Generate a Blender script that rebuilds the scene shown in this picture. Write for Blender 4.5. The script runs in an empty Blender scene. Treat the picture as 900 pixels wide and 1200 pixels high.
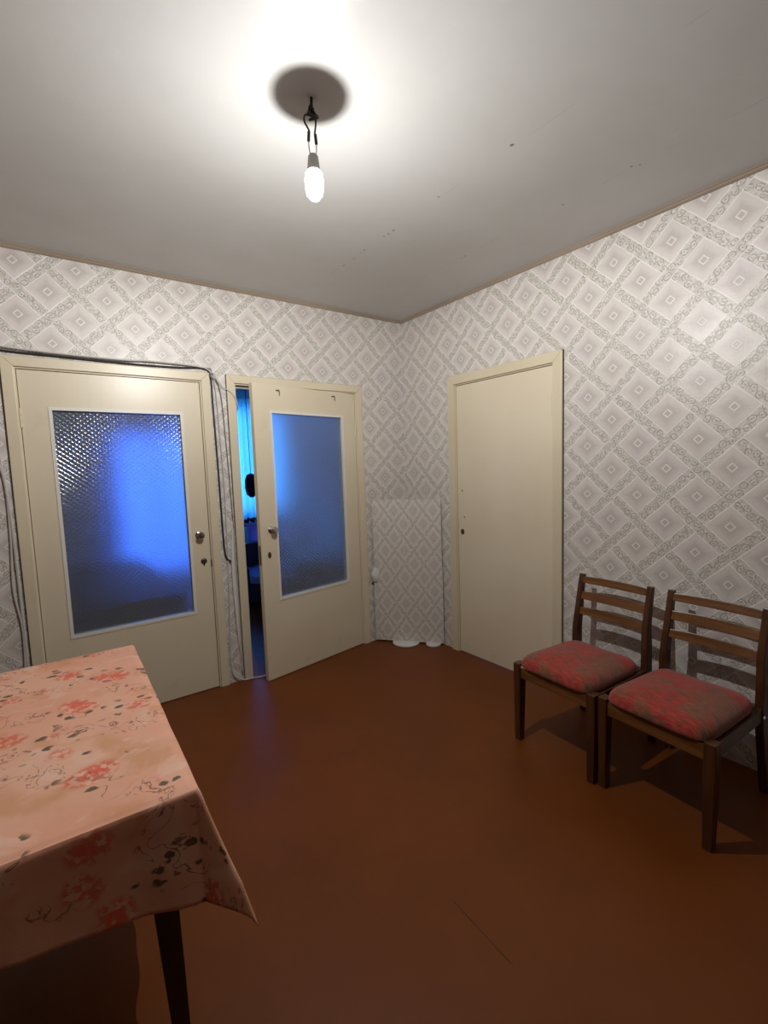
import bpy, bmesh, math, random
from mathutils import Vector, Matrix
random.seed(4)
SC = bpy.context.scene
COL = SC.collection
PI = math.pi

# ---------------------------------------------------------------- camera
cam_d = bpy.data.cameras.new('camera'); cam = bpy.data.objects.new('camera', cam_d); COL.objects.link(cam)
F_PX, YAW, PITCH, ROLL = 551.52, 0.631767, -0.095014, -0.033793
fw = Vector((math.sin(YAW)*math.cos(PITCH), math.cos(YAW)*math.cos(PITCH), math.sin(PITCH)))
r0 = Vector((math.cos(YAW), -math.sin(YAW), 0)); u0 = r0.cross(fw)
rt = math.cos(ROLL)*r0 + math.sin(ROLL)*u0; up = -math.sin(ROLL)*r0 + math.cos(ROLL)*u0
M = Matrix((rt, up, -fw)).transposed().to_4x4(); M.translation = Vector((-2.5065, -3.1056, 1.4205))
cam.matrix_world = M
cam_d.sensor_fit = 'VERTICAL'; cam_d.sensor_height = 24; cam_d.lens = F_PX/1200*24
cam_d.clip_start = .02
SC.camera = cam

# ---------------------------------------------------------------- world, exposure
W = bpy.data.worlds.new('dusk_sky'); SC.world = W; W.use_nodes = True
bg = W.node_tree.nodes['Background']; bg.inputs[0].default_value = (0.09, 0.30, 1.0, 1); bg.inputs[1].default_value = 5.0
vs = SC.view_settings
vs.view_transform = 'Standard'; vs.look = 'None'; vs.gamma = 1; vs.use_curve_mapping = False; vs.exposure = 0.9
BULB_W = 102.0
BULB = Vector((-1.705, -1.69, 2.342))

# ---------------------------------------------------------------- node helper
class E:
    """small expression wrapper round shader maths nodes"""
    def __init__(s, nt, sock): s.nt, s.s = nt, sock
    def op(s, kind, *a, clamp=False):
        n = s.nt.nodes.new('ShaderNodeMath'); n.operation = kind; n.use_clamp = clamp
        for i, v in enumerate((s,) + a):
            if isinstance(v, E): s.nt.links.new(v.s, n.inputs[i])
            else: n.inputs[i].default_value = v
        return E(s.nt, n.outputs[0])
    def __add__(s, o): return s.op('ADD', o)
    __radd__ = __add__
    def __sub__(s, o): return s.op('SUBTRACT', o)
    def __rsub__(s, o): return (s*-1) + o
    def __mul__(s, o): return s.op('MULTIPLY', o)
    __rmul__ = __mul__
    def __truediv__(s, o): return s.op('DIVIDE', o)
    def abs(s): return s.op('ABSOLUTE')
    def floor(s): return s.op('FLOOR')
    def fract(s): return s.op('FRACT')
    def sin(s): return s.op('SINE')
    def gt(s, o): return s.op('GREATER_THAN', o)
    def lt(s, o): return s.op('LESS_THAN', o)
    def max(s, o): return s.op('MAXIMUM', o)
    def min(s, o): return s.op('MINIMUM', o)
    def step(s, a, b):
        n = s.nt.nodes.new('ShaderNodeMapRange'); n.interpolation_type = 'SMOOTHSTEP'
        s.nt.links.new(s.s, n.inputs['Value'])
        lo, hi, t0, t1 = (a, b, 0, 1) if a < b else (b, a, 1, 0)
        n.inputs['From Min'].default_value = lo; n.inputs['From Max'].default_value = hi
        n.inputs['To Min'].default_value = t0; n.inputs['To Max'].default_value = t1
        return E(s.nt, n.outputs['Result'])

class Mat:
    def __init__(s, name, rough=.5, color=(.5, .5, .5), spec=.5, metal=0.0):
        s.m = bpy.data.materials.new(name); s.m.use_nodes = True; s.nt = s.m.node_tree
        s.b = s.nt.nodes['Principled BSDF']
        s.b.inputs['Roughness'].default_value = rough; s.b.inputs['Base Color'].default_value = (*color, 1)
        s.b.inputs['Specular IOR Level'].default_value = spec; s.b.inputs['Metallic'].default_value = metal
    def link(s, a, b): s.nt.links.new(a.s if isinstance(a, E) else a, b)
    def pos(s, kind='Object'):
        n = s.nt.nodes.new('ShaderNodeTexCoord'); return n.outputs[kind]
    def xyz(s, sock):
        n = s.nt.nodes.new('ShaderNodeSeparateXYZ'); s.link(sock, n.inputs[0]); return [E(s.nt, o) for o in n.outputs]
    def comb(s, x, y, z=0.0):
        n = s.nt.nodes.new('ShaderNodeCombineXYZ')
        for i, v in enumerate((x, y, z)):
            if isinstance(v, E): s.link(v, n.inputs[i])
            else: n.inputs[i].default_value = v
        return n.outputs[0]
    def noise(s, vec, scale, detail=3, rough=.5, dist=0.0):
        n = s.nt.nodes.new('ShaderNodeTexNoise'); s.link(vec, n.inputs['Vector'])
        n.inputs['Scale'].default_value = scale; n.inputs['Detail'].default_value = detail
        n.inputs['Roughness'].default_value = rough; n.inputs['Distortion'].default_value = dist
        return E(s.nt, n.outputs['Fac'])
    def voro(s, vec, scale, feature='F1', rnd=1.0, out='Distance'):
        n = s.nt.nodes.new('ShaderNodeTexVoronoi'); n.feature = feature; s.link(vec, n.inputs['Vector'])
        n.inputs['Scale'].default_value = scale; n.inputs['Randomness'].default_value = rnd
        return E(s.nt, n.outputs[out])
    def mix(s, f, a, b):
        n = s.nt.nodes.new('ShaderNodeMix'); n.data_type = 'RGBA'
        s.put(f, n.inputs[0]); s.put(a, n.inputs[6]); s.put(b, n.inputs[7]); return E(s.nt, n.outputs[2])
    def put(s, v, inp):
        if isinstance(v, E): s.link(v, inp)
        elif hasattr(v, 'links'): s.link(v, inp)
        elif isinstance(v, tuple): inp.default_value = (*v, 1) if len(v) == 3 else v
        else: inp.default_value = v
    def col(s, c): s.put(c, s.b.inputs['Base Color']); return s
    def bump(s, h, strength=.3, dist=.002):
        n = s.nt.nodes.new('ShaderNodeBump'); n.inputs['Strength'].default_value = strength; n.inputs['Distance'].default_value = dist
        s.link(h, n.inputs['Height']); s.link(n.outputs[0], s.b.inputs['Normal']); return s

# ---------------------------------------------------------------- materials
def wallpaper(name, axis, sign, h0, z0, ph, pz):
    """woven diagonal bands of scrollwork round squares, printed on the wall; h runs along the wall, g up it"""
    m = Mat(name, rough=.5, spec=.5)
    P = m.pos('Object'); x, y, z = m.xyz(P)
    a_ = (x, y, z)[axis]
    wob = m.noise(P, 2.2, 1) * .03
    h = (a_*sign - h0)/ph + wob; g = (z - z0)/pz + wob
    a = (h + g)*.5; b = (h - g)*.5
    T = .356; w = .5 - T
    sa = (a.fract() - .5); sb = (b.fract() - .5)
    fa = .5 - sa.abs(); fb = .5 - sb.abs()
    isA = sa.abs().lt(w); isB = sb.abs().lt(w)
    own = ((a.floor() + b.floor() + 1)*.5).fract().abs().lt(.25)
    useA = isA*((1 - isB).max(own)); useB = isB*(1 - useA)
    s_ = sa.abs()*useA + sb.abs()*useB                      # distance across the band
    band = useA.max(useB)
    # the squares: light rim, soft darker heart, small outlined lozenge
    d = fa.max(fb)
    vv0 = m.comb(h, g); frn = m.noise(vv0, 14, 2)
    heart = (d + (frn - .5)*.12).step(.30, .10)
    lz = ((d - .070).abs()).step(.022, .008); core = d.step(.06, .05)
    tint = m.noise(P, 1.7, 2)
    pale = m.mix(tint.step(.35, .65), (.69, .65, .60), (.70, .635, .615))
    sq = m.mix(heart*.75, pale, (.50, .45, .425))
    sq = m.mix(lz*.9, sq, (.82, .78, .74)); sq = m.mix(core*.6, sq, (.50, .45, .42))
    sq = m.mix(d.step(.325, .345)*.55*m.noise(vv0, 2.0, 1).step(.4, .55), sq, (.86, .83, .80))
    # the bands: curled outlines on a greyer ground, with white edges
    vv = m.comb(h, g)
    n1 = m.noise(vv, 3.4, 2); n2 = m.noise(m.comb(h + 7.3, g), 3.4, 2)
    t_ = b*useA + a*useB + (n1 - .5)*.17
    q_ = sa*useA + sb*useB + (n2 - .5)*.11
    cell = t_*5.2; side = ((cell.floor()*.5).fract().gt(.25)*2 - 1)
    p1 = (cell.fract() - .5)*(1/5.2); q1 = q_ - side*.040
    rr = (p1*p1 + q1*q1).op('SQRT')
    ring = ((rr - .072).abs()).step(.022, .006).max(rr.step(.026, .012)*.8)
    stem = ((q_ + (t_*16.3).sin()*.055).abs()).step(.016, .005)
    f2 = m.voro(m.comb(h + n1*.2, g), 8.5, 'DISTANCE_TO_EDGE'); vein = f2.step(.08, .02)
    ring = ring.max(stem*.9).max(vein*.45)
    ground = m.mix(m.noise(vv, 6, 2).step(.4, .6), (.61, .57, .525), (.72, .68, .63))
    bn = m.mix(ring*m.noise(vv, 11, 1).step(.32, .5)*.85, ground, (.35, .31, .275))
    bn = m.mix(((rr - .05).abs()).step(.012, .004)*.6, bn, (.80, .77, .73))
    edge = s_.step(w - .022, w - .010)
    bn = m.mix(edge, bn, (.90, .87, .84))
    c = m.mix(band, sq, bn)
    grime = m.noise(P, .9, 4).step(.35, .75)
    c = m.mix(grime*.14, c, (.42, .38, .33))
    m.col(c)
    hgt = ring*band*-.5 + edge*band*.6 + lz*.4 + m.noise(P, 90, 3)*.35 + m.noise(P, 9, 2)*1.6
    m.bump(hgt, .55, .0016)
    m.put(m.noise(P, 6, 2)*.10 + .34, m.b.inputs['Roughness'])
    return m.m

def paint(name, c1, c2, rough=.38, spec=.5, grime=(.42, .34, .22), g=.35, bump=.25, brush=True):
    m = Mat(name, rough, spec=spec); P = m.pos()
    x, y, z = m.xyz(P)
    br = m.noise(m.comb(x*30, y*30, z*3), 1.0, 4)
    n = m.noise(P, 1.6, 4)
    c = m.mix(n.step(.35, .7), c1, c2)
    c = m.mix(m.noise(P, 5, 6, .7).step(.58, .8)*g, c, grime)
    m.col(c); m.bump((br if brush else m.noise(P, 12, 4)) + m.noise(P, 40, 3)*.4, bump, .001)
    return m.m

def plain(name, c, rough=.5, spec=.5, metal=0., bump=.15, scale=60, var=.12):
    m = Mat(name, rough, c, spec, metal); P = m.pos()
    n = m.noise(P, scale*.4, 3)
    m.col(m.mix(n*var*2, c, tuple(v*.55 for v in c))); m.bump(m.noise(P, scale, 3), bump, .0008)
    return m.m

M_wl = wallpaper('wallpaper_left', 0, 1, -2.242, 2.533, .1355, .1325)
M_wr = wallpaper('wallpaper_right', 1, -1, 1.64, 1.77, .1379, .134)

def ceiling_mat():
    m = Mat('ceiling_paint', .42, spec=.5); P = m.pos(); x, y, z = m.xyz(P)
    c = m.mix(m.noise(P, 1.3, 5, .6).step(.3, .7), (.545, .54, .52), (.60, .595, .58))
    c = m.mix(m.noise(P, 7, 5, .7).step(.6, .8)*.15, c, (.80, .79, .77))
    # plaster joints that run across the slab, chipped here and there
    jn = m.noise(P, 60, 2)*.006
    for jx, s0 in ((-.965, .25), (-.447, .35)):
        line = ((x - jx + jn - .003).abs()).step(.0035, .0008)
        c = m.mix(line*m.noise(P, 8, 2).step(.5, .62)*s0, c, (.30, .27, .23))
    chips = [(-.976, -1.901, .011), (-.963, -1.158, .010), (-.964, -1.116, .009), (-.967, -1.083, .008), (-.967, -.903, .008), (-.958, -.785, .006),
             (-.960, -.678, .008), (-.440, -1.146, .008), (-.46, -2.088, .008), (-.441, -1.768, .007), (-.442, -2.113, .006), (-.44, -1.12, .006), (-.975, -1.50, .007)]
    for cx, cy, r in chips:
        d = ((x - cx).abs() + (y - cy).abs()*.8) + (m.noise(P, 120, 2) - .5)*.008
        c = m.mix(d.step(r, r*.5)*.85, c, (.13, .105, .08))
    m.col(c)
    m.bump(m.noise(P, 5, 5, .6)*2.0 + m.noise(P, 45, 3)*.25, .2, .003)
    m.put(m.noise(P, 3, 4)*.25 + .30, m.b.inputs['Roughness'])
    return m.m
M_ceil = ceiling_mat()

def floor_mat():
    m = Mat('floor_paint', .4, spec=.25); P = m.pos(); x, y, z = m.xyz(P)
    n = m.noise(P, 1.8, 5, .6)
    c = m.mix(n.step(.3, .7), (.145, .036, .0045), (.18, .046, .006))
    c = m.mix(m.noise(P, 22, 5, .7).step(.6, .85)*.35, c, (.10, .030, .010))
    # hairline joint of the hardboard sheets
    d = (x + 1.529 + (y + 2.2)*-.036).abs() + m.noise(P, 30, 2)*.004
    seg = y.step(-2.33, -2.31)*y.step(-2.06, -2.09)
    c = m.mix(d.step(.0055, .002)*seg*.8, c, (.04, .012, .005))
    m.col(c)
    m.put(m.noise(P, 3.5, 5, .65)*.22 + .33, m.b.inputs['Roughness'])
    m.bump(m.noise(P, 14, 4)*1.0 + m.noise(P, 120, 2)*.25 + n*3, .22, .002)
    return m.m
M_floor = floor_mat()

M_door = paint('door_enamel_ivory', (.68, .595, .44), (.72, .64, .49), rough=.34)
M_case = paint('casing_enamel_ivory', (.66, .575, .415), (.71, .63, .47), rough=.36, g=.5)
M_door3 = paint('door_enamel_cream', (.73, .63, .475), (.77, .68, .53), rough=.32, g=.2)
M_bead = paint('bead_white_enamel', (.72, .70, .64), (.76, .74, .69), rough=.35)
M_cornice = paint('cornice_tan', (.33, .26, .20), (.40, .32, .25), rough=.5, g=.5)
M_gap_shade = plain('gap_shade', (.035, .025, .018), .9)  # near-black colour for the shaded gap round the casings
M_chrome = plain('worn_chrome', (.62, .60, .57), .22, metal=1., bump=.05)
M_steel = plain('dull_steel', (.20, .175, .15), .4, metal=1.)
M_brass = plain('brown_lock', (.16, .10, .06), .45, metal=.7)
M_black = plain('black_rubber', (.012, .011, .011), .55)
M_wire = plain('white_cable', (.62, .60, .57), .5)
M_sock = plain('white_plastic', (.42, .40, .375), .45)
M_white = plain('white_enamelled', (.74, .73, .70), .3)
M_bag = plain('polythene', (.70, .69, .68), .35, bump=.6, scale=30)

def wood(name, c1, c2, rough=.32, axis=2):
    m = Mat(name, rough, spec=.5); P = m.pos(); x, y, z = m.xyz(P)
    k = [22, 22, 22]; k[axis] = 2.2
    v = m.comb(x*k[0], y*k[1], z*k[2])
    n = m.noise(v, 1.5, 5, .6, .6)
    m.col(m.mix(n.step(.3, .7), c1, c2)); m.bump(n, .25, .001)
    return m.m
M_wood = wood('varnished_wood', (.050, .018, .007), (.095, .035, .012))
M_woodx = wood('varnished_wood_rail', (.11, .042, .012), (.20, .082, .024), axis=0)
M_wood_dk = wood('dark_leg_wood', (.022, .012, .008), (.04, .02, .012))
M_board = wood('brown_board', (.10, .045, .02), (.16, .075, .035), axis=0)

def seat_mat():
    m = Mat('seat_cloth', .85, spec=.2); P = m.pos(); x, y, z = m.xyz(P)
    n = m.noise(P, 5.5, 3, .6, .4)
    c = m.mix(n.step(.43, .56), (.34, .032, .024), (.19, .075, .040))
    c = m.mix(m.noise(P, 16, 4, .6).step(.50, .66)*.75, c, (.11, .070, .040))
    c = m.mix(m.noise(m.comb(x*1.0, y*7.0, z), 30, 2).step(.45, .65)*.4, c, (.50, .12, .085))
    weave = (x*900).sin()*(y*900).sin()
    m.col(c); m.bump(weave*.5 + m.noise(P, 160, 3), .5, .001)
    m.b.inputs['Sheen Weight'].default_value = .25
    return m.m
M_seat = seat_mat()

def cloth_mat():
    m = Mat('flowered_cloth', .55, spec=.35); U = m.pos('UV'); x, y, z = m.xyz(U)
    wv = m.noise(U, 9, 3)
    V = m.comb(x + wv*.06, y - wv*.05)
    c = m.mix(m.noise(U, 3.0, 4, .6).step(.35, .65), (.80, .38, .25), (.82, .46, .32))
    c = m.mix(m.noise(V, 7, 3).step(.50, .68)*.55, c, (.62, .28, .11))            # ochre sprays
    c = m.mix(m.noise(m.comb(x + 4.1, y), 8, 3, .5, .8).step(.55, .66)*.75, c, (.84, .54, .41))
    f = m.voro(V, 7.0, 'F1'); w2 = m.noise(U, 55, 3); w3 = m.noise(m.comb(x + 2.2, y), 38, 3)
    near = f.step(.34, .22)
    c = m.mix(near*w2.step(.42, .52)*.9, c, (.74, .17, .095))                       # red petals in loose bunches
    c = m.mix(near*f.step(.16, .10)*.8, c, (.80, .13, .08))
    c = m.mix(near*w3.step(.56, .62)*.8, c, (.90, .50, .38))
    V2 = m.comb(x*1.0 + .37 + wv*.08 + w2*.030, y*1.25 + .11 + w3*.026)
    l = m.voro(V2, 21.0, 'F1'); ringz = f.step(.56, .48)*f.step(.20, .30)
    c = m.mix(l.step(.30, .22)*ringz*m.noise(U, 6, 1).step(.42, .50)*.92, c, (.10, .075, .04))  # dark leaves round them
    lnx = m.noise(m.comb(x*1.0 + .8, y), 16, 2, .5, 1.2)
    st = ((lnx - .5).abs()).step(.016, .006)
    c = m.mix(st*m.noise(V, 6.5, 1).step(.53, .58)*.85, c, (.24, .10, .08))                # curled stems
    m.col(c); m.bump(m.noise(U, 30, 3) + m.noise(U, 260, 2)*.4, .25, .0015)
    return m.m
M_cloth = cloth_mat()

def glass_mat():
    m = Mat('figured_glass', .10, (.80, .87, .95)); m.b.inputs['Transmission Weight'].default_value = .92; m.b.inputs['IOR'].default_value = 1.46
    P = m.pos(); x, y, z = m.xyz(P)
    p = ((x*.80 + z)*(PI/.026)).sin().abs(); q = ((x*.80 - z)*(PI/.026)).sin().abs()
    lens = p.min(q)
    m.bump(lens*1.0 + m.noise(P, 150, 2)*.25, .75, .0026)
    m.put(.135, m.b.inputs['Roughness'])
    return m.m
M_glass = glass_mat()
M_clear = (lambda m: (m.b.inputs['Transmission Weight'].__setattr__('default_value', 1), m.m)[1])(Mat('clear_pane', .0, (1, 1, 1)))

def curtain_mat(name, c, tr):
    m = Mat(name, .8, c); t = m.nt.nodes.new('ShaderNodeBsdfTranslucent'); t.inputs[0].default_value = (*tr, 1)
    mx = m.nt.nodes.new('ShaderNodeMixShader'); mx.inputs[0].default_value = .75
    m.link(m.b.outputs[0], mx.inputs[1]); m.link(t.outputs[0], mx.inputs[2])
    m.link(mx.outputs[0], m.nt.nodes['Material Output'].inputs[0]); return m.m
M_curt = curtain_mat('turquoise_curtain', (.3, .8, .8), (.50, 1.0, 1.0))
M_curt2 = curtain_mat('blue_curtain', (.25, .45, .8), (.42, .52, .80))
M_unseen = plain('unseen_dark_wall', (.10, .06, .035), .7)  # out-of-view walls, coloured dark to cut the bounced fill light
M_pale = plain('pale_room_wall', (.75, .76, .80), .7)
M_navy = plain('dark_furniture', (.035, .03, .035), .5)
M_lace = curtain_mat('lilac_lace', (.8, .65, .95), (1.0, .72, 1.0))
M_blank = plain('blue_blanket', (.30, .45, 1.0), .85)

def bulb_mat():
    m = Mat('lit_frosted_dome', .3)
    e = m.nt.nodes.new('ShaderNodeEmission'); e.inputs[0].default_value = (1, .985, .96, 1); e.inputs[1].default_value = 9
    t = m.nt.nodes.new('ShaderNodeBsdfTransparent'); mx = m.nt.nodes.new('ShaderNodeMixShader'); mx.inputs[0].default_value = .5
    m.link(t.outputs[0], mx.inputs[1]); m.link(e.outputs[0], mx.inputs[2]); m.link(mx.outputs[0], m.nt.nodes['Material Output'].inputs[0])
    return m.m
M_bulb = bulb_mat()

# ---------------------------------------------------------------- mesh helpers
def obj(name, bm, mat, parent=None, smooth=False, bevel=0, seg=2):
    if bevel:
        bmesh.ops.bevel(bm, geom=[e for e in bm.edges if len(e.link_faces) == 2 and e.calc_face_angle(0) > .5], offset=bevel, segments=seg, affect='EDGES', profile=.6)
    me = bpy.data.meshes.new(name); bm.to_mesh(me); bm.free(); me.materials.append(mat)
    if smooth:
        for p in me.polygons: p.use_smooth = True
        try: me.set_sharp_from_angle(angle=math.radians(42))
        except Exception: pass
    o = bpy.data.objects.new(name, me); COL.objects.link(o)
    if parent: o.parent = parent
    return o
def empty(name, loc=(0, 0, 0), rz=0, parent=None):
    o = bpy.data.objects.new(name, None); COL.objects.link(o); o.location = loc; o.rotation_euler = (0, 0, rz); o.empty_display_size = .1
    if parent: o.parent = parent
    return o
def tag(o, label=None, cat=None, group=None, kind=None):
    for k, v in (('label', label), ('category', cat), ('group', group), ('kind', kind)):
        if v: o[k] = v
    return o
def box(bm, x0, x1, y0, y1, z0, z1, mtx=None):
    vs_ = [bm.verts.new((x, y, z)) for x in (x0, x1) for y in (y0, y1) for z in (z0, z1)]
    for f in ((0, 1, 3, 2), (4, 6, 7, 5), (0, 4, 5, 1), (2, 3, 7, 6), (0, 2, 6, 4), (1, 5, 7, 3)): bm.faces.new([vs_[i] for i in f])
    if mtx: bmesh.ops.transform(bm, matrix=mtx, verts=vs_)
    return bm
def boxes(*bs):
    bm = bmesh.new()
    for b in bs: box(bm, *b)
    return bm
def loft(bm, rings, cap=True):
    """rings: list of lists of points, same count"""
    R = [[bm.verts.new(p) for p in r] for r in rings]; n = len(R[0])
    for a, b in zip(R, R[1:]):
        for i in range(n): bm.faces.new((a[i], a[(i+1) % n], b[(i+1) % n], b[i]))
    if cap:
        bm.faces.new(list(reversed(R[0]))); bm.faces.new(R[-1])
    bmesh.ops.recalc_face_normals(bm, faces=bm.faces[:])
    return bm
def lathe(prof, n=24, axis='z', c=(0, 0, 0)):
    bm = bmesh.new(); rings = []
    for r, h in prof:
        ring = []
        for i in range(n):
            a = 2*PI*i/n; p = (r*math.cos(a), r*math.sin(a), h)
            if axis == 'y': p = (p[0], p[2], p[1])
            if axis == 'x': p = (p[2], p[0], p[1])
            ring.append((p[0]+c[0], p[1]+c[1], p[2]+c[2]))
        rings.append(ring)
    return loft(bm, rings)
def smooth_path(pts, k=6):
    pts = [Vector(p) for p in pts]; P = [pts[0]*2-pts[1]] + pts + [pts[-1]*2-pts[-2]]; out = []
    for i in range(1, len(P)-2):
        a, b, c, d = P[i-1:i+3]
        for j in range(k):
            t = j/k; out.append(.5*((2*b) + (c-a)*t + (2*a-5*b+4*c-d)*t*t + (3*b-a-3*c+d)*t**3))
    out.append(pts[-1]); return out
def tube(bm, pts, r, n=8, k=6, radii=None):
    pts = smooth_path(pts, k); rings = []; ref = None
    for i, p in enumerate(pts):
        t = (pts[min(i+1, len(pts)-1)] - pts[max(i-1, 0)]).normalized()
        if ref is None: ref = t.orthogonal().normalized()
        ref = (ref - t*ref.dot(t)).normalized(); bi = t.cross(ref)
        rings.append([p + r*(math.cos(2*PI*j/n)*ref + math.sin(2*PI*j/n)*bi) for j in range(n)])
    return loft(bm, rings)
def bar(bm, p0, p1, w0, d0, w1=None, d1=None, ax=(1, 0, 0)):
    """rectangular bar from p0 to p1, w along ax"""
    return poly_bar(bm, [p0, p1], [(w0, d0), (w1 or w0, d1 or d0)], ax)
def poly_bar(bm, pts, wd, ax=(1, 0, 0), horiz=False):
    ax = Vector(ax).normalized(); pts = [Vector(p) for p in pts]; rings = []
    for i, p in enumerate(pts):
        t = (pts[min(i+1, len(pts)-1)] - pts[max(i-1, 0)]).normalized()
        a = ax if horiz else (ax - t*ax.dot(t)).normalized(); b = t.cross(a).normalized(); w, d = wd[i] if isinstance(wd, list) else wd
        rings.append([p + a*w/2*sx + b*d/2*sy for sx, sy in ((-1, -1), (1, -1), (1, 1), (-1, 1))])
    return loft(bm, rings)

# ---------------------------------------------------------------- the room shell
H = 2.60; TW = .12
XL, YN, XE, YF = -3.9, -4.2, 1.6, 3.6
D1 = (-2.549, -1.636); D2 = (-1.409, -.482); D3 = (-1.417, -.614); DT = 1.990     # clear openings
FW = .0                                                                    # liner thickness is inside the casing width
def struct(name, bm, mat, parent=None):
    o = obj(name, bm, mat, parent)
    if not parent: o['kind'] = 'structure'
    return o
struct('floor', boxes((XL-TW, XE+TW, YN-TW, YF+TW, -.08, 0)), M_floor)
struct('ceiling', boxes((XL-TW, XE+TW, YN-TW, YF+TW, H, H+.1)), M_ceil)
L1, L2, L3 = [(a-.022, b+.022) for a, b in (D1, D2, D3)]; LT = DT+.022
wall_left = struct('wall_left', boxes((XL, L1[0], 0, TW, 0, H), (L1[0], L1[1], 0, TW, LT, H), (L1[1], L2[0], 0, TW, 0, H), (L2[0], L2[1], 0, TW, LT, H), (L2[1], 0, 0, TW, 0, H)), M_wl)
wall_right = struct('wall_right', boxes((0, TW, YN, L3[0], 0, H), (0, TW, L3[0], L3[1], LT, H), (0, TW, L3[1], TW, 0, H)), M_wr)
struct('wall_rear', boxes((XL-TW, TW, YN-TW, YN, 0, H)), M_unseen)
struct('wall_side', boxes((XL-TW, XL, YN, YF, 0, H)), M_unseen)
# rooms beyond the glazed doors
struct('wall_east', boxes((XE, XE+TW, TW, YF, 0, H)), M_pale)
struct('wall_beyond', boxes((TW, XE+TW, 0, TW, 0, H)), M_pale)
WA = (-1.74, -.76, .10, 2.0); WB = (-.60, .60, .80, 2.35)
bm = boxes((XL-TW, WA[0], YF, YF+TW, 0, H), (WA[0], WA[1], YF, YF+TW, 0, WA[2]), (WA[0], WA[1], YF, YF+TW, WA[3], H), (WA[1], WB[0], YF, YF+TW, 0, H),
           (WB[0], WB[1], YF, YF+TW, 0, WB[2]), (WB[0], WB[1], YF, YF+TW, WB[3], H), (WB[1], XE+TW, YF, YF+TW, 0, H))
struct('wall_far', bm, M_pale)
for i, (a, b, c, d) in enumerate((WA, WB)):
    w = empty('window_%d' % (i+1), ((a+b)/2, YF+.06, c)); w['kind'] = 'structure'
    hw = (b-a)/2; hh = d-c
    obj('window_frame', boxes((-hw, -hw+.05, -.03, .03, 0, hh), (hw-.05, hw, -.03, .03, 0, hh), (-.025, .025, -.03, .03, .05, hh-.05), (-hw+.05, hw-.05, -.03, .03, 0, .05), (-hw+.05, hw-.05, -.03, .03, hh-.05, hh)), M_bead, w)
    obj('pane', boxes((-hw+.05, -.025, -.002, .002, .05, hh-.05)), M_clear, w); obj('pane', boxes((.025, hw-.05, -.002, .002, .05, hh-.05)), M_clear, w)

# cornice strips where the walls meet the ceiling
def cornice(name, p0, p1, nrm):
    bm = bmesh.new(); n = Vector(nrm); rings = []
    prof = [(0, 0), (.024, 0), (.024, -.004), (.017, -.008), (.014, -.013), (.006, -.019), (0, -.019)]
    for p in (p0, p1): rings.append([Vector(p) + n*a + Vector((0, 0, b)) for a, b in prof])
    o = obj(name, loft(bm, rings), M_cornice); o['kind'] = 'structure'
cornice('trim_1', (XL, -.0005, H), (-.031, -.0005, H), (0, -1, 0))
cornice('trim_2', (-.0005, YN, H), (-.0005, -.0005, H), (-1, 0, 0))

# ---------------------------------------------------------------- doors
def doorframe(par, w, cas=.052, T=TW, gaps=True):
    """local frame: opening from x=0 to w, room face at y=0 (room on -y), wall goes +y"""
    h = DT; lin = .02
    def side(sx):
        x = 0 if sx < 0 else w
        xs = sorted((x, x + sx*lin)); return (xs[0], xs[1], -.004, T+.004, 0, h+lin)
    f = obj('door_frame', boxes(side(-1), side(1), (0, w, -.004, T+.004, h, h+lin)), M_case, par, bevel=.0015)
    st = boxes((0, .014, .036, .06, 0, h), (w-.014, w, .036, .06, 0, h), (.014, w-.014, .036, .06, h-.014, h))
    obj('door_stop', st, M_case, f, bevel=.001)
    for nm, pts in (('casing', 'l'), ('casing', 'r'), ('casing', 't')):
        bm = bmesh.new(); o_ = cas + .008; i_ = .008; y0, y1 = -.018, 0.0
        if pts == 't': q = [(-o_, h+o_), (w+o_, h+o_), (w+i_, h+i_), (-i_, h+i_)]
        elif pts == 'l': q = [(-o_, 0), (-o_, h+o_), (-i_, h+i_), (-i_, 0)]
        else: q = [(w+o_, 0), (w+o_, h+o_), (w+i_, h+i_), (w+i_, 0)]
        loft(bm, [[(x, y0, z) for x, z in q], [(x, y1, z) for x, z in q]]); obj('casing', bm, M_case, par, bevel=.003)
    # back side casing
    bm = boxes((-.06, -.006, T, T+.016, 0, h+.06), (w+.006, w+.06, T, T+.016, 0, h+.06), (-.006, w+.006, T, T+.016, h+.006, h+.06))
    obj('casing', bm, M_case, par, bevel=.002)
    # dark strips coloured to stand for shade in the gap beside the casing
    bm = bmesh.new(); o_ = cas + .008
    box(bm, w+o_-.002, w+o_+.0035, -.004, -.0005, 0, h+o_); box(bm, -o_-.003, -o_+.002, -.004, -.0005, 0, h+o_); box(bm, -o_, w+o_, -.004, -.0005, h+o_-.002, h+o_+.003)
    obj('gap_shade_strip', bm, M_gap_shade, par)

def knob(par, x, z, y=0.0):
    k = obj('door_knob', lathe([(.0255, 0), (.0255, -.002), (.022, -.006), (.010, -.008), (.0085, -.022), (.016, -.030), (.0225, -.038), (.0235, -.046), (.019, -.052), (.008, -.0535), (.001, -.0535)], 28, 'y', (x, y, z)), M_chrome, par, smooth=True)
    return k
def hinge(par, x, z, y=0.0, L=.10):
    bm = bmesh.new(); 
    for i in range(3): bm2 = lathe([(.0065, L/3*i+.001), (.0065, L/3*(i+1)-.001)], 12, 'z', (x, y-.004, z-L/2)); me = bpy.data.meshes.new('t'); bm2.to_mesh(me); bm.from_mesh(me); bm2.free()
    return obj('hinge', bm, M_case, par, smooth=True)

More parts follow.
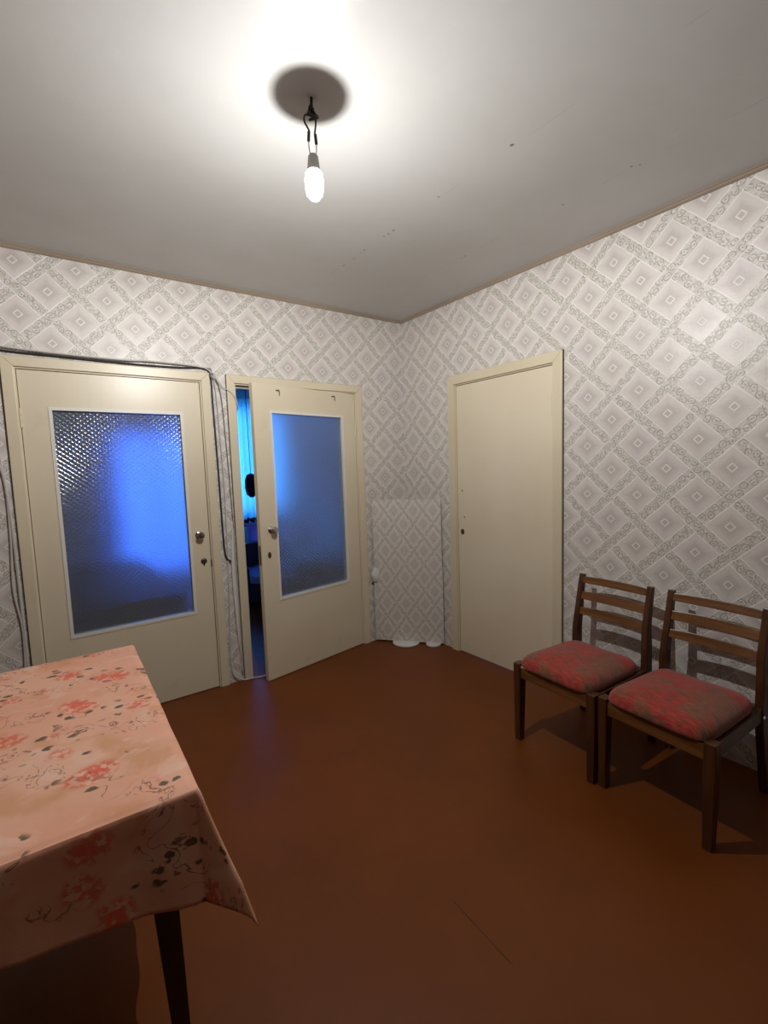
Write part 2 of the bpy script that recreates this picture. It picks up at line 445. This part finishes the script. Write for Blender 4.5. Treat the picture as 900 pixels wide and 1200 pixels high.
def glazed_leaf(par, w, hinge_left, gx0, gx1, gz0, gz1, bottom=.006, rail_line=False):
    """leaf local: x 0..w, front face y=0, thickness to +.036, z bottom..DT-.004"""
    t = .036; h = DT-.004
    leaf = empty('door_leaf', parent=par)
    bm = boxes((0, gx0, 0, t, bottom, h), (gx1, w, 0, t, bottom, h), (gx0, gx1, 0, t, bottom, gz0), (gx0, gx1, 0, t, gz1, h))
    obj('leaf_panel', bm, M_door, leaf)
    bm = bmesh.new(); s = .014
    for y0, y1 in ((-.004, .013), (.023, t+.004)):
        for q in ([(gx0-.003, gz0-.003), (gx0-.003, gz1+.003), (gx0+s, gz1-s), (gx0+s, gz0+s)], [(gx1+.003, gz0-.003), (gx1+.003, gz1+.003), (gx1-s, gz1-s), (gx1-s, gz0+s)],
                  [(gx0-.003, gz0-.003), (gx1+.003, gz0-.003), (gx1-s, gz0+s), (gx0+s, gz0+s)], [(gx0-.003, gz1+.003), (gx1+.003, gz1+.003), (gx1-s, gz1-s), (gx0+s, gz1-s)]):
            loft(bm, [[(x, y0, z) for x, z in q], [(x, y1, z) for x, z in q]])
    tag(obj('glazing_bead', bm, M_bead, leaf), 'white painted bead around the figured glass')
    tag(obj('glass_pane', boxes((gx0+.001, gx1-.001, .0145, .0205, gz0+.001, gz1-.001)), M_glass, leaf), 'figured glass pane with a diamond relief')
    return leaf

# door 1, closed, hinged on the left
d1 = empty('door_1', (D1[0], 0, 0)); d1['kind'] = 'structure'
w1 = D1[1]-D1[0]; doorframe(d1, w1)
leaf = glazed_leaf(d1, w1-.006, True, .122, .796, .525, 1.797); leaf.location = (.003, .002, 0)
knob(leaf, -1.704-D1[0], 1.029); 
tag(obj('lock_cylinder', lathe([(.019, 0), (.019, -.004), (.012, -.006), (.012, -.012), (.002, -.012)], 20, 'y', (-1.686-D1[0], 0, .858)), M_steel, leaf, smooth=True), 'round steel lock with keyhole')
obj('keyhole', boxes((-1.690-D1[0], -1.683-D1[0], -.005, .004, .828, .846)), M_black, leaf)
obj('strike_plate', boxes((w1-.005, w1+.002, -.006, .004, .815, .86)), M_steel, d1)
hinge(leaf, -.001, 1.736); hinge(leaf, -.001, .30)
# door 2, ajar, hinged on the right
d2 = empty('door_2', (D2[0], 0, 0)); d2['kind'] = 'structure'
w2 = D2[1]-D2[0]; doorframe(d2, w2)
leaf = glazed_leaf(d2, .883, False, .122, .758, .540, 1.815); A2 = math.radians(9.87)
leaf.rotation_euler = (0, 0, A2)
# free edge at local x=0, hinge at local x=.883 which must land on (w2-.003, 0)
leaf.location = (w2-.003 - .883*math.cos(A2), 0 - .883*math.sin(A2), 0)
knob(leaf, .083, 1.028)
kp = tag(obj('keyhole_plate', lathe([(.013, 0), (.013, -.002), (.002, -.002)], 20, 'y', (0, 0, 0)), M_brass, leaf, smooth=True), 'oval brown keyhole plate')
kp.location = (.060, 0, .860); kp.scale = (1, 1, 1.7)
obj('keyhole', boxes((.057, .063, -.004, .003, .85, .872)), M_black, leaf)
hinge(leaf, .884, 1.708); hinge(leaf, .884, .279)
for s in (.692, .2115):        # two bent nails driven into the top rail
    bm = bmesh.new(); x = .883-s; tube(bm, [(x-.012, .002, 1.952), (x-.012, -.012, 1.952), (x+.004, -.014, 1.951), (x+.005, -.014, 1.922)], .0028)
    obj('bent_nail', bm, M_steel, leaf, smooth=True)
obj('lock_case', boxes((-.0015, .001, .008, .028, .80, .93)), M_brass, leaf)
# door 3 on the right hand wall, closed, hinged on the right; local x runs along world -y
d3 = empty('door_3', (0, D3[1], 0), -PI/2); d3['kind'] = 'structure'
w3 = D3[1]-D3[0]; doorframe(d3, w3, cas=.062)
leaf = empty('door_leaf', (.003, .002, 0), parent=d3)
obj('leaf_panel', boxes((0, w3-.006, 0, .036, .006, DT-.004)), M_door3, leaf, bevel=.0015)
def y3(y): return D3[1]-y-.003
for y, z in ((-.660, 1.229), (-.677, 1.035)):
    obj('screw_hole', lathe([(.0055, .003), (.0055, -.0008), (.001, -.0008)], 14, 'y', (y3(y), 0, z)), M_black, leaf)
o = obj('keyhole_plate', lathe([(.0175, .001), (.0165, -.003), (.002, -.003)], 22, 'y'), M_brass, leaf, smooth=True); o.location = (y3(-.657), 0, .925); o.scale = (1, 1, 1.25)
tag(o, 'small oval brown lock plate')
hinge(leaf, w3-.004, 1.753, L=.13); hinge(leaf, w3-.004, .27)
# flap of wallpaper peeling off beside the second door
bm = bmesh.new(); prev = None
for i in range(26):
    t = i/25; z = 1.10 - t*1.06; wd = .012 + .030*math.sin(PI*min(1, t*1.15))
    x = -1.474 - .003*math.sin(t*9); 
    cur = [bm.verts.new((x, -.0012, z)), bm.verts.new((x-wd*.5, -.007-.004*math.sin(t*7), z)), bm.verts.new((x-wd, -.012-.009*math.sin(t*PI), z))]
    if prev:
        for a in range(2): bm.faces.new((prev[a], prev[a+1], cur[a+1], cur[a]))
    prev = cur
o = obj('peeled_paper', bm, M_bead, wall_left, smooth=True); o.modifiers.new('s', 'SOLIDIFY').thickness = .0006
tag(o, 'white peeled edge of the wallpaper')

# ---------------------------------------------------------------- cables round the doors
def cable(name, mat, paths, label, r):
    bm = bmesh.new()
    for p in paths: tube(bm, p, r, 6, 8)
    return tag(obj(name, bm, mat, smooth=True), label, 'cable')
zc = 2.052
cable('black_cable', M_black, [[(-2.95, -.008, 2.110), (-2.75, -.008, 2.098), (-2.60, -.010, 2.072), (-2.35, -.013, zc+.014), (-2.0, -.012, zc+.010), (-1.75, -.013, zc+.014), (-1.61, -.014, zc+.022), (-1.568, -.013, 2.03), (-1.563, -.010, 1.85),
      (-1.556, -.009, 1.4), (-1.553, -.009, 1.0), (-1.545, -.012, .87), (-1.514, -.016, .83)]], 'thin black cable over and down the closed glazed door casing', .0052)
cable('white_cable', M_wire, [[(-2.95, -.018, 2.118), (-2.70, -.018, 2.100), (-2.55, -.024, zc+.034), (-2.3, -.024, zc+.027), (-2.05, -.024, zc+.026), (-1.9, -.024, zc+.033), (-1.62, -.024, zc+.026), (-1.55, -.014, 2.03), (-1.53, -.012, 1.6), (-1.525, -.01, 1.2), (-1.54, -.011, .6), (-1.555, -.01, .12),
       (-1.50, -.02, .018), (-1.42, -.030, .006), (-1.33, -.05, .010), (-1.24, .04, .006), (-1.1, .4, .006)]], 'white cable over the closed glazed door trailing into the next room', .0045)
cable('white_cable', M_wire, [[(-1.60, -.02, 2.075), (-1.55, -.03, 2.04), (-1.50, -.024, 1.97), (-1.44, -.024, 1.93), (-1.41, -.03, 1.86), (-1.402, .05, 1.80)]], 'short white cable looping onto the left casing of the ajar door', .0030)
cable('grey_cable', plain('grey_cable', (.16, .14, .12), .5), [[(-1.58, -.022, 2.035), (-1.515, -.012, 1.95), (-1.495, -.008, 1.6), (-1.487, -.008, 1.3), (-1.482, -.008, 1.05)]], 'thin grey cable down the wallpaper strip between the two glazed doors', .0030)
cable('white_cable', M_wire, [[(-2.75, -.010, 2.0), (-2.70, -.010, 1.85), (-2.655, -.010, 1.60), (-2.632, -.012, 1.25), (-2.628, -.012, .9), (-2.628, -.012, .45), (-2.64, -.012, .05)]], 'thick white cable down the left side of the closed glazed door', .0060)
cable('white_cable', M_wire, [[(-2.82, -.010, 1.95), (-2.72, -.010, 1.7), (-2.645, -.012, 1.45), (-2.64, -.010, 1.15), (-2.652, -.010, .85), (-2.632, -.012, .62), (-2.645, -.012, .3), (-2.66, -.012, .05)]], 'second white cable bowing away from the closed glazed door casing', .0050)

# ---------------------------------------------------------------- hanging bulb
lamp = tag(empty('hanging_bulb', (BULB.x, BULB.y, H)), 'bare lit bulb hanging by two wires from the ceiling hook', 'light')
ox, oy = 0, 0
def LZ(z): return z-H
bm = bmesh.new(); tube(bm, [(.004, .002, 0), (.004, .002, -.030), (.016, .006, -.042), (.020, -.004, -.056), (.006, -.010, -.064), (-.008, -.004, -.056), (-.004, .004, -.044)], .0048)
for k in range(3): tube(bm, [(.010*math.cos(k*2), .008*math.sin(k*2), -.03), (-.012*math.cos(k*2+1), .010, -.045), (.010, -.012*math.sin(k+1), -.06), (-.006, .006, -.068)], .0032)
tag(obj('ceiling_hook', bm, M_black, lamp, smooth=True), 'dark hook with twisted wire ends')
for sx, xk in ((-1, -.024), (1, .016)):
    bm = bmesh.new(); tube(bm, [(.002, 0, -.056), (xk*.9, 0, -.062), (xk-.002, 0, -.082), (sx*.010+.0, 0, -.105), (sx*.0125, 0, -.120)], .0030)
    obj('wire', bm, M_black, lamp, smooth=True)
    bm = bmesh.new(); tube(bm, [(sx*.0115, 0, -.108), (sx*.014, 0, -.136)], .0050); obj('splice_sleeve', bm, M_black, lamp, smooth=True)
    bm = bmesh.new(); tube(bm, [(sx*.014, 0, -.134), (sx*.0135, 0, -.155), (sx*.010, 0, -.176)], .0017); tag(obj('wire', bm, M_sock, lamp, smooth=True), 'bare pale lower wire')
zt = BULB.z + .085 - H
obj('socket', lathe([(.004, zt), (.013, zt-.001), (.0165, zt-.006), (.0205, zt-.042), (.0205, zt-.05)], 28), M_sock, lamp, smooth=True)
bulb = obj('bulb', lathe([(.0225, zt-.0515), (.0275, zt-.060), (.0300, zt-.078), (.0300, zt-.100), (.0255, zt-.122), (.014, zt-.136), (.005, zt-.140), (.001, zt-.1405)], 32), M_bulb, lamp, smooth=True)
obj('bulb_collar', lathe([(.015, zt-.0445), (.0205, zt-.0505), (.0240, zt-.0600), (.0240, zt-.0625), (.001, zt-.0625)], 32), M_sock, bulb, smooth=True)
ld = bpy.data.lights.new('bulb_light', 'POINT'); ld.energy = BULB_W; ld.shadow_soft_size = .005; ld.color = (1, .992, .965)
# added beam profile: strongest sideways, cut upward and downward to dim ceiling and floor
ld.use_nodes = True; nt = ld.node_tree; em = nt.nodes.get('Emission') or nt.nodes.new('ShaderNodeEmission')
tc = nt.nodes.new('ShaderNodeTexCoord'); sp = nt.nodes.new('ShaderNodeSeparateXYZ'); nt.links.new(tc.outputs['Normal'], sp.inputs[0])
cz = E(nt, sp.outputs[2]); upz = cz.max(0.0)*(1/.29); dnz = (cz*-1).max(0.0)*(1/.85)
st_ = (1 + upz*upz + dnz*dnz); st_ = E.op(st_*0 + 1.0, 'DIVIDE', st_); nt.links.new(st_.s, em.inputs['Strength'])
lo = bpy.data.objects.new('bulb_light', ld); COL.objects.link(lo); lo.parent = lamp; lo.location = (0, 0, BULB.z-H-.033)

# ---------------------------------------------------------------- chairs
def make_chair(label):
    root = tag(empty('dining_chair'), label, 'chair', 'wooden chairs along the wall')
    W2 = .2065; z_r = .395
    for s in (-1, 1):
        bm = bmesh.new(); poly_bar(bm, [(s*W2, -.232, 0), (s*W2, -.230, .33), (s*W2, -.230, .408)], [(.033, .034), (.042, .046), (.040, .048)])
        obj('front_leg', bm, M_wood, root, bevel=.004)
        bm = bmesh.new(); x0, x1 = s*.192, s*.186
        poly_bar(bm, [(x0, .285, 0), (x0, .245, .20), (x0, .218, .36), (x0, .217, .50), (x1, .224, .60), (x1, .240, .70), (x1, .258, .798)],
                 [(.030, .030), (.031, .040), (.032, .050), (.032, .046), (.031, .038), (.029, .030), (.028, .024)])
        obj('rear_post', bm, M_wood, root, bevel=.004)
        bm = bmesh.new(); bar(bm, (s*(W2-.003), -.207, z_r-.028), (s*.192, .196, z_r-.028), .022, .056); obj('side_rail', bm, M_wood, root, bevel=.003)
    bm = boxes((-W2+.0215, W2-.0215, -.246, -.224, z_r-.058, z_r)); obj('front_rail', bm, M_woodx, root, bevel=.003)
    bm = boxes((-.175, .175, .200, .222, z_r-.058, z_r)); obj('rear_rail', bm, M_woodx, root, bevel=.003)
    bm = bmesh.new()
    for s in (-1, 1): box(bm, s*.165-.02, s*.165+.02, -.20, -.18, z_r-.045, z_r-.012, Matrix.Rotation(0, 4, 'Z'))
    for zc_, yb, hh in ((.768, .248, .040), (.684, .233, .048), (.601, .217, .044)):
        pts = []; n = 9
        for i in range(n):
            t = i/(n-1)*2-1; pts.append((t*.174, yb + .016*(1-t*t), zc_))
        bm2 = bmesh.new(); tilt = Vector((0, .27, .96)); poly_bar(bm2, pts, [(hh*(.86+.14*(1-abs(i/(n-1)*2-1)**3)), .016) for i in range(n)], tilt, horiz=True)
        obj('back_slat', bm2, M_woodx, root, bevel=.003)
    bm.free()
    obj('seat_board', boxes((-.18, .18, -.222, .198, z_r-.02, z_r)), M_wood, root)
    # cushion: domed pad with rounded corners
    bm = bmesh.new(); rings = []; N = 48
    def sup(a, hw, y0, y1, e=.28):
        c, s = math.cos(a), math.sin(a); f = lambda v: math.copysign(abs(v)**e, v)
        yy = f(s); xw = hw*(1 - .045*(yy*.5+.5))
        return (f(c)*xw, (y0+y1)/2 + yy*(y1-y0)/2)
    prof = [(.945, 0, .396), (.975, 0, .397), (1.0, 0, .404), (1.0, 0, .415), (.982, 0, .430), (.945, 0, .442), (.88, 0, .452), (.75, 0, .461), (.55, 0, .468), (.3, 0, .472), (.08, 0, .473)]
    for k, _, z in prof:
        ring = []
        for i in range(N):
            x, y = sup(2*PI*i/N, .204, -.262, .182, .30 if k > .5 else .5)
            cy = -.03; yy = cy + (y-cy)*k; xx = x*k
            if z < .425 and yy < -.18: pass
            zz = z + (.003*math.sin(xx*21+1)*math.cos(yy*17) if z > .42 else 0) 
            ring.append((xx, yy, zz))
        rings.append(ring)
    tag(obj('seat_cushion', loft(bm, rings), M_seat, root, smooth=True), 'red and grey-green woven seat cushion')
    return root
def copy_tree(o, parent=None):
    c = o.copy(); COL.objects.link(c)
    if parent: c.parent = parent
    for ch in list(o.children): copy_tree(ch, c)
    return c
c1 = make_chair('wooden chair with red seat beside the plain cream door')
c2 = copy_tree(c1); c2['label'] = 'wooden chair with red seat further from the doors, its neighbour nearer the camera'
c1['label'] = 'wooden slat-back chair with red seat, beside the plain cream door'
c2['label'] = 'wooden slat-back chair with red seat, the one nearer the camera, farther from the cream door'
c1.location = (-.388, -1.853, 0); c1.rotation_euler.z = math.radians(-94)
c2.location = (-.404, -2.312, 0); c2.rotation_euler.z = math.radians(-94.5)
# torn strip of pale lining under the front of the first cushion, and the bolt on the second
bm = bmesh.new()
for a, b in ((-.185, -.10), (-.085, -.03), (-.015, .02), (.04, .055)):
    box(bm, a, b, -.2475, -.245, .3925, .398)
tag(obj('torn_lining', bm, M_white, c1), 'white lining showing under the red cushion')
tag(obj('bolt_head', lathe([(.007, .217), (.006, .221), (.001, .222)], 14, 'x', (0, .175, .372)), M_white, c2), 'pale bolt head in the side rail')

# ---------------------------------------------------------------- table and cloth
TX1, TY0, TY1, TZ = -2.289, -2.082, -1.032, .744
TX0 = -3.60
table = tag(empty('dining_table', (TX1, TY0, 0)), 'rectangular table with dark tapered legs, mostly hidden under the flowered cloth', 'table')
obj('tabletop', boxes((TX0-TX1, -.006, .006, TY1-TY0, TZ-.022, TZ)), M_wood_dk, table, bevel=.003)
lx = TX0-TX1
obj('apron', boxes((lx+.10, -.10, .095, .115, TZ-.09, TZ-.022), (lx+.10, -.10, 1.05-.115, 1.05-.095, TZ-.09, TZ-.022), (-.115, -.095, .115, 1.05-.115, TZ-.09, TZ-.022), (lx+.095, lx+.115, .115, 1.05-.115, TZ-.09, TZ-.022)), M_wood_dk, table)
for x in (-.075, lx+.075):
    for y in (.075, 1.05-.075):
        bm = bmesh.new(); dx = .025 if x > -.5 else -.025; dy = -.015 if y < .5 else .015
        bar(bm, (x+dx, y+dy, 0), (x, y, TZ-.022), .030, .030, .060, .055); obj('leg', bm, M_wood_dk, table, bevel=.003)
# cloth: grid in the flat sheet, draped over the edges
OH = .245
def drape(u, v):
    """u, v flat sheet position in world plan; returns the draped point"""
    zt_ = TZ+.006; R_ = .010
    dx = max(0, u-TX1) - max(0, TX0-u); dy = max(0, v-TY1) - max(0, TY0-v)
    ax, ay = abs(dx), abs(dy); sx = 1 if dx > 0 else -1; sy = 1 if dy > 0 else -1
    bx = min(max(u, TX0), TX1); by = min(max(v, TY0), TY1)
    if ax == 0 and ay == 0:
        e = min(TX1-u, v-TY0, TY1-v, u-TX0)
        return Vector((u, v, zt_ + .0012*math.sin(u*23+v*11)*math.cos(v*17) - .004*max(0, 1-e/.012)**2))
    if ax == 0 or ay == 0:
        d = ax or ay; sv = v if ax else u
        if ay and sy < 0: d *= 1 - .35*min(1, max(0, TX1-u)/.40)
        k = min(1, d/OH)
        # distance to nearest corner of this edge damps the folds there
        if ay: cd = min(TX1-u, u-TX0)
        else: cd = min(v-TY0, TY1-v)
        wav = (math.sin(sv*19+.6)*.010 + math.sin(sv*41+2)*.0045)*k*min(1, cd/.12)
        out = .010*(1-math.exp(-d/.008)) + .014*k + wav + .012*k*k
        down = max(0, d-.006) * (1-.012*k)
        n = Vector((sx, 0, 0)) if ax else Vector((0, sy, 0))
        return Vector((bx, by, zt_-.004-down)) + n*out
    r = math.hypot(ax, ay); ph = math.atan2(ay, ax)      # 0 = under the x-side edge
    k = min(1, r/OH)
    D = Vector((sx*.86, sy*.52, 0)).normalized() if (sx > 0 and sy < 0) else Vector((sx, sy, 0)).normalized()
    fold = math.sin(2*ph)
    r *= 1 - .04*fold + .12*fold*max(0, math.sin(2*ph-1.0)); out = r*.28*fold**1.8
    base = Vector((sx, 0, 0))*math.cos(ph)**2 + Vector((0, sy, 0))*math.sin(ph)**2
    b_out = .010*(1-math.exp(-r/.008)) + .014*k + .012*k*k
    ripple = .006*k*math.sin(ph*6)
    down = math.sqrt(max(r*r*1.0 - out*out*.9, 0))
    return Vector((bx, by, zt_-.004-max(0, down-.006)*(1-.012*k))) + base*b_out + D*(out+ripple)
def lin(a, b, n): return [a + (b-a)*i/n for i in range(n+1)]
us = lin(TX0-OH, TX0, 10)[:-1] + lin(TX0, TX1-.03, 60)[:-1] + lin(TX1-.03, TX1, 5)[:-1] + lin(TX1, TX1+.03, 8)[:-1] + lin(TX1+.03, TX1+OH, 22)
vs2 = lin(TY0-OH, TY0-.03, 22)[:-1] + lin(TY0-.03, TY0, 8)[:-1] + lin(TY0, TY0+.03, 5)[:-1] + lin(TY0+.03, TY1, 48)[:-1] + lin(TY1, TY1+.03, 6)[:-1] + lin(TY1+.03, TY1+OH, 18)
bm = bmesh.new(); uvl = bm.loops.layers.uv.new('UVMap'); grid = [[bm.verts.new(drape(u, v)) for v in vs2] for u in us]
for i in range(len(us)-1):
    for j in range(len(vs2)-1):
        f = bm.faces.new((grid[i][j], grid[i+1][j], grid[i+1][j+1], grid[i][j+1]))
        for l, (a, b) in zip(f.loops, ((i, j), (i+1, j), (i+1, j+1), (i, j+1))): l[uvl].uv = (us[a]*1.0+5, vs2[b]+5)
cl = obj('tablecloth', bm, M_cloth, smooth=True)
for p in cl.data.polygons: p.use_smooth = True
s = cl.modifiers.new('thickness', 'SOLIDIFY'); s.thickness = .0012; s.offset = 1
tag(cl, 'peach tablecloth printed with red flowers, draped over the table', 'tablecloth')

# the table stands a little askew
rzt = math.radians(-1.7)
table.rotation_euler.z = rzt
piv = Vector((TX1, TY0, 0)); cl.matrix_world = Matrix.Translation(piv) @ Matrix.Rotation(rzt, 4, 'Z') @ Matrix.Translation(-piv)

# ---------------------------------------------------------------- made-up board standing in for a pasted wallpaper patch
PA, PB = Vector((-.366, -.020, 0)), Vector((-.018, -.448, 0)); pl = (PB-PA).length; ang = math.atan2(PB.y-PA.y, PB.x-PA.x)
PBASE = .014
bd = tag(empty('patch_board', (PA.x, PA.y, PBASE), ang), 'made-up wallpapered board standing in for a pasted patch across the corner', 'board')
def board_mat():
    return wallpaper('wallpaper_board', 0, 1, .1, .10, .078, .107)
obj('board_panel', boxes((0, pl, 0, .004, 0, 1.15)), board_mat(), bd)
tag(obj('board_edging', boxes((-.003, 0, -.001, .005, 0, .62), (pl, pl+.003, -.001, .005, 0, .62), (-.003, pl+.003, -.001, .005, -.0, .003)), M_white, bd), 'white cut edge of the board')
bm = bmesh.new(); pts = [(pl*.455+.002*math.sin(i*1.3), -.0004, 1.15-i*.03) for i in range(25)]
tube(bm, pts, .0016, 5, 2); tag(obj('paper_crease', bm, M_white, bd, smooth=True), 'white crease down the paper')
def lid(px, py, r, lab):
    o = obj('round_lid', lathe([(r*.97, 0), (r, .003), (r, .010), (r*.96, .0135), (.001, .0138)], 40), M_white, smooth=True); o.location = (px, py, 0.0)
    return tag(o, lab, 'lid')
lid(-.205, -.208, .110, 'larger white round lid on the floor under the papered board')
lid(-.070, -.385, .060, 'smaller white round lid on the floor under the papered board')
sh = tag(empty('wall_shelf', (-.34, -.002, .475)), 'small brown wooden shelf on the wall by the ajar door', 'shelf')
bm = bmesh.new(); loft(bm, [[(-.045, 0, 0), (.09, 0, 0), (.09, -.055, 0), (.02, -.055, 0)], [(-.045, 0, .014), (.09, 0, .014), (.09, -.055, .014), (.02, -.055, .014)]])
obj('shelf_board', bm, M_board, sh, bevel=.002)
bm = bmesh.new(); loft(bm, [[(.02, 0, 0), (.02, -.045, 0), (.02, 0, -.07)], [(.032, 0, 0), (.032, -.045, 0), (.032, 0, -.07)]]); obj('bracket', bm, M_board, sh)
bm = bmesh.new(); bmesh.ops.create_icosphere(bm, subdivisions=3, radius=1)
for v in bm.verts:
    c = v.co.copy(); k = 1 + .12*math.sin(c.x*7+c.z*5)+.08*math.sin(c.y*11+2*c.x)
    v.co = Vector((c.x*.052*k, c.y*.024*k, max(c.z, -.75)*.066*k))
mn = min(v.co.z for v in bm.verts)
for v in bm.verts: v.co.z -= mn
b = obj('plastic_bag', bm, M_bag, smooth=True); b.location = (-.345, -.028, .4895); tag(b, 'crumpled white plastic bag on the small brown shelf', 'bag')

# ---------------------------------------------------------------- what shows in the rooms beyond
def curtain(name, x0, x1, y, z0, z1, mat, label, amp=.03, f=42):
    bm = bmesh.new(); prev = None; n = 120; nz = 4
    cols = []
    for i in range(n+1):
        x = x0 + (x1-x0)*i/n
        cols.append([bm.verts.new((x, y + amp*math.sin(x*f)*(1-.25*j/nz) + .3*amp*math.sin(x*f*2.3), z0 + (z1-z0)*j/nz)) for j in range(nz+1)])
    for a, b in zip(cols, cols[1:]):
        for j in range(nz): bm.faces.new((a[j], b[j], b[j+1], a[j+1]))
    o = obj(name, bm, mat, smooth=True); return tag(o, label, 'curtain')
curtain('curtain', -.72, .62, YF-.10, .02, 2.45, M_curt, 'bright turquoise curtain seen through the gap of the ajar door')
curtain('curtain', -1.90, -.75, YF-.10, .02, 2.35, M_curt2, 'blue lit curtain behind the glass of the closed glazed door')
o = tag(empty('bed', (-2.2, 1.95, 0)), 'low dark bed behind the glass of the closed glazed door', 'bed')
obj('bed_base', boxes((-.9, .55, -1.35, .6, .05, .30)), M_navy, o, bevel=.02)
obj('mattress', boxes((-.88, .53, -1.33, .58, .30, .52)), M_navy, o, bevel=.04)
obj('headboard', boxes((-.95, -.9, -1.35, .6, .0, .85)), M_navy, o, bevel=.01)
o = tag(empty('wardrobe', (-3.0, 2.9, 0)), 'tall dark wardrobe behind the glass of the closed glazed door', 'wardrobe')
obj('wardrobe_body', boxes((-.55, .55, -.3, .3, .05, 2.1)), M_navy, o, bevel=.005)
obj('wardrobe_door', boxes((-.545, -.005, -.32, -.302, .1, 2.05)), M_navy, o, bevel=.003); obj('wardrobe_door', boxes((.005, .545, -.32, -.302, .1, 2.05)), M_navy, o, bevel=.003)
obj('plinth', boxes((-.52, .52, -.27, .27, 0, .05)), M_navy, o)
# side table under a lilac cloth, dark armchair with a blue blanket, dark lampshade
o = tag(empty('cabinet', (-.30, 2.35, 0)), 'dark cabinet seen through the gap of the ajar door', 'cabinet')
obj('cabinet_body', boxes((-.28, .30, -.15, .25, .04, .50)), M_navy, o, bevel=.006); obj('top_board', boxes((-.28, .30, -.15, .25, .775, .79)), M_navy, o)
for x in (-.28, .28):
    for y in (-.15, .23): obj('shelf_post', boxes((x, x+.02, y, y+.02, .50, .775)), M_navy, o); obj('cabinet_foot', boxes((-.25, .27, -.12, .22, 0, .04)), M_navy, o)
bm = bmesh.new(); box(bm, -.295, .315, -.168, .262, .792, .796); box(bm, -.295, .315, -.168, -.164, .60, .792)
o = obj('lace_cloth', bm, M_lace, bevel=.003); o.location = (-.30, 2.35, 0); tag(o, 'lilac lace cloth over the dark cabinet', 'cloth')
bm = bmesh.new()
for k in range(26):
    x = -.55 + .022*k + random.uniform(-.005, .005); hh = random.uniform(.03, .085)
    bmesh.ops.create_icosphere(bm, subdivisions=1, radius=.022, matrix=Matrix.Translation((x, 2.36+random.uniform(-.05, .05), .822+hh*.4)) @ Matrix.Diagonal((1, 1, 1.2, 1)))
o = obj('trinket_row', bm, M_navy); tag(o, 'dark jumble of trinkets on the lace covered cabinet', 'trinkets', kind='stuff')
ac = tag(empty('armchair', (-.55, 1.50, 0)), 'dark armchair seen through the gap of the ajar door', 'armchair')
obj('seat', boxes((-.32, .32, -.02, .50, .10, .34)), M_navy, ac, bevel=.03); obj('backrest', boxes((-.32, .32, .50, .64, .10, .62)), M_navy, ac, bevel=.03)
for s in (-1, 1): obj('armrest', boxes((s*.36-.05, s*.36+.05, -.02, .6, .10, .44)), M_navy, ac, bevel=.02)
for x in (-.33, .33):
    for y in (.05, .55): obj('foot', boxes((x-.02, x+.02, y-.02, y+.02, 0, .10)), M_navy, ac)
bm = bmesh.new(); cols = []
for i in range(25):
    x = -.31 + .50*i/24; prof = [(-.035, .28), (-.030, .345), (.0, .362), (.12, .365), (.28, .366), (.44, .37)]
    cols.append([bm.verts.new((x, y - .006*math.sin(x*40), z + .010*math.sin(x*33+y*20)+.008)) for y, z in prof])
for a, b in zip(cols, cols[1:]):
    for j in range(5): bm.faces.new((a[j], b[j], b[j+1], a[j+1]))
o = obj('blanket', bm, M_blank, smooth=True); o.location = (-.55, 1.50, 0); o.modifiers.new('t', 'SOLIDIFY').thickness = .012; tag(o, 'blue blanket on the dark armchair seat', 'blanket')
hg = tag(empty('hanging_bag', (-.44, 2.62, H)), 'dark rounded bag hanging before the turquoise curtain', 'bag')
bm = bmesh.new(); tube(bm, [(.08, 0, 0), (.08, 0, -.6), (.085, 0, -1.21)], .004); obj('cord', bm, M_black, hg)
bm = lathe([(.01, -1.20), (.05, -1.22), (.075, -1.28), (.080, -1.38), (.065, -1.46), (.02, -1.50)], 20, 'z', (.085, 0, 0)); obj('pouch', bm, M_black, hg, smooth=True)
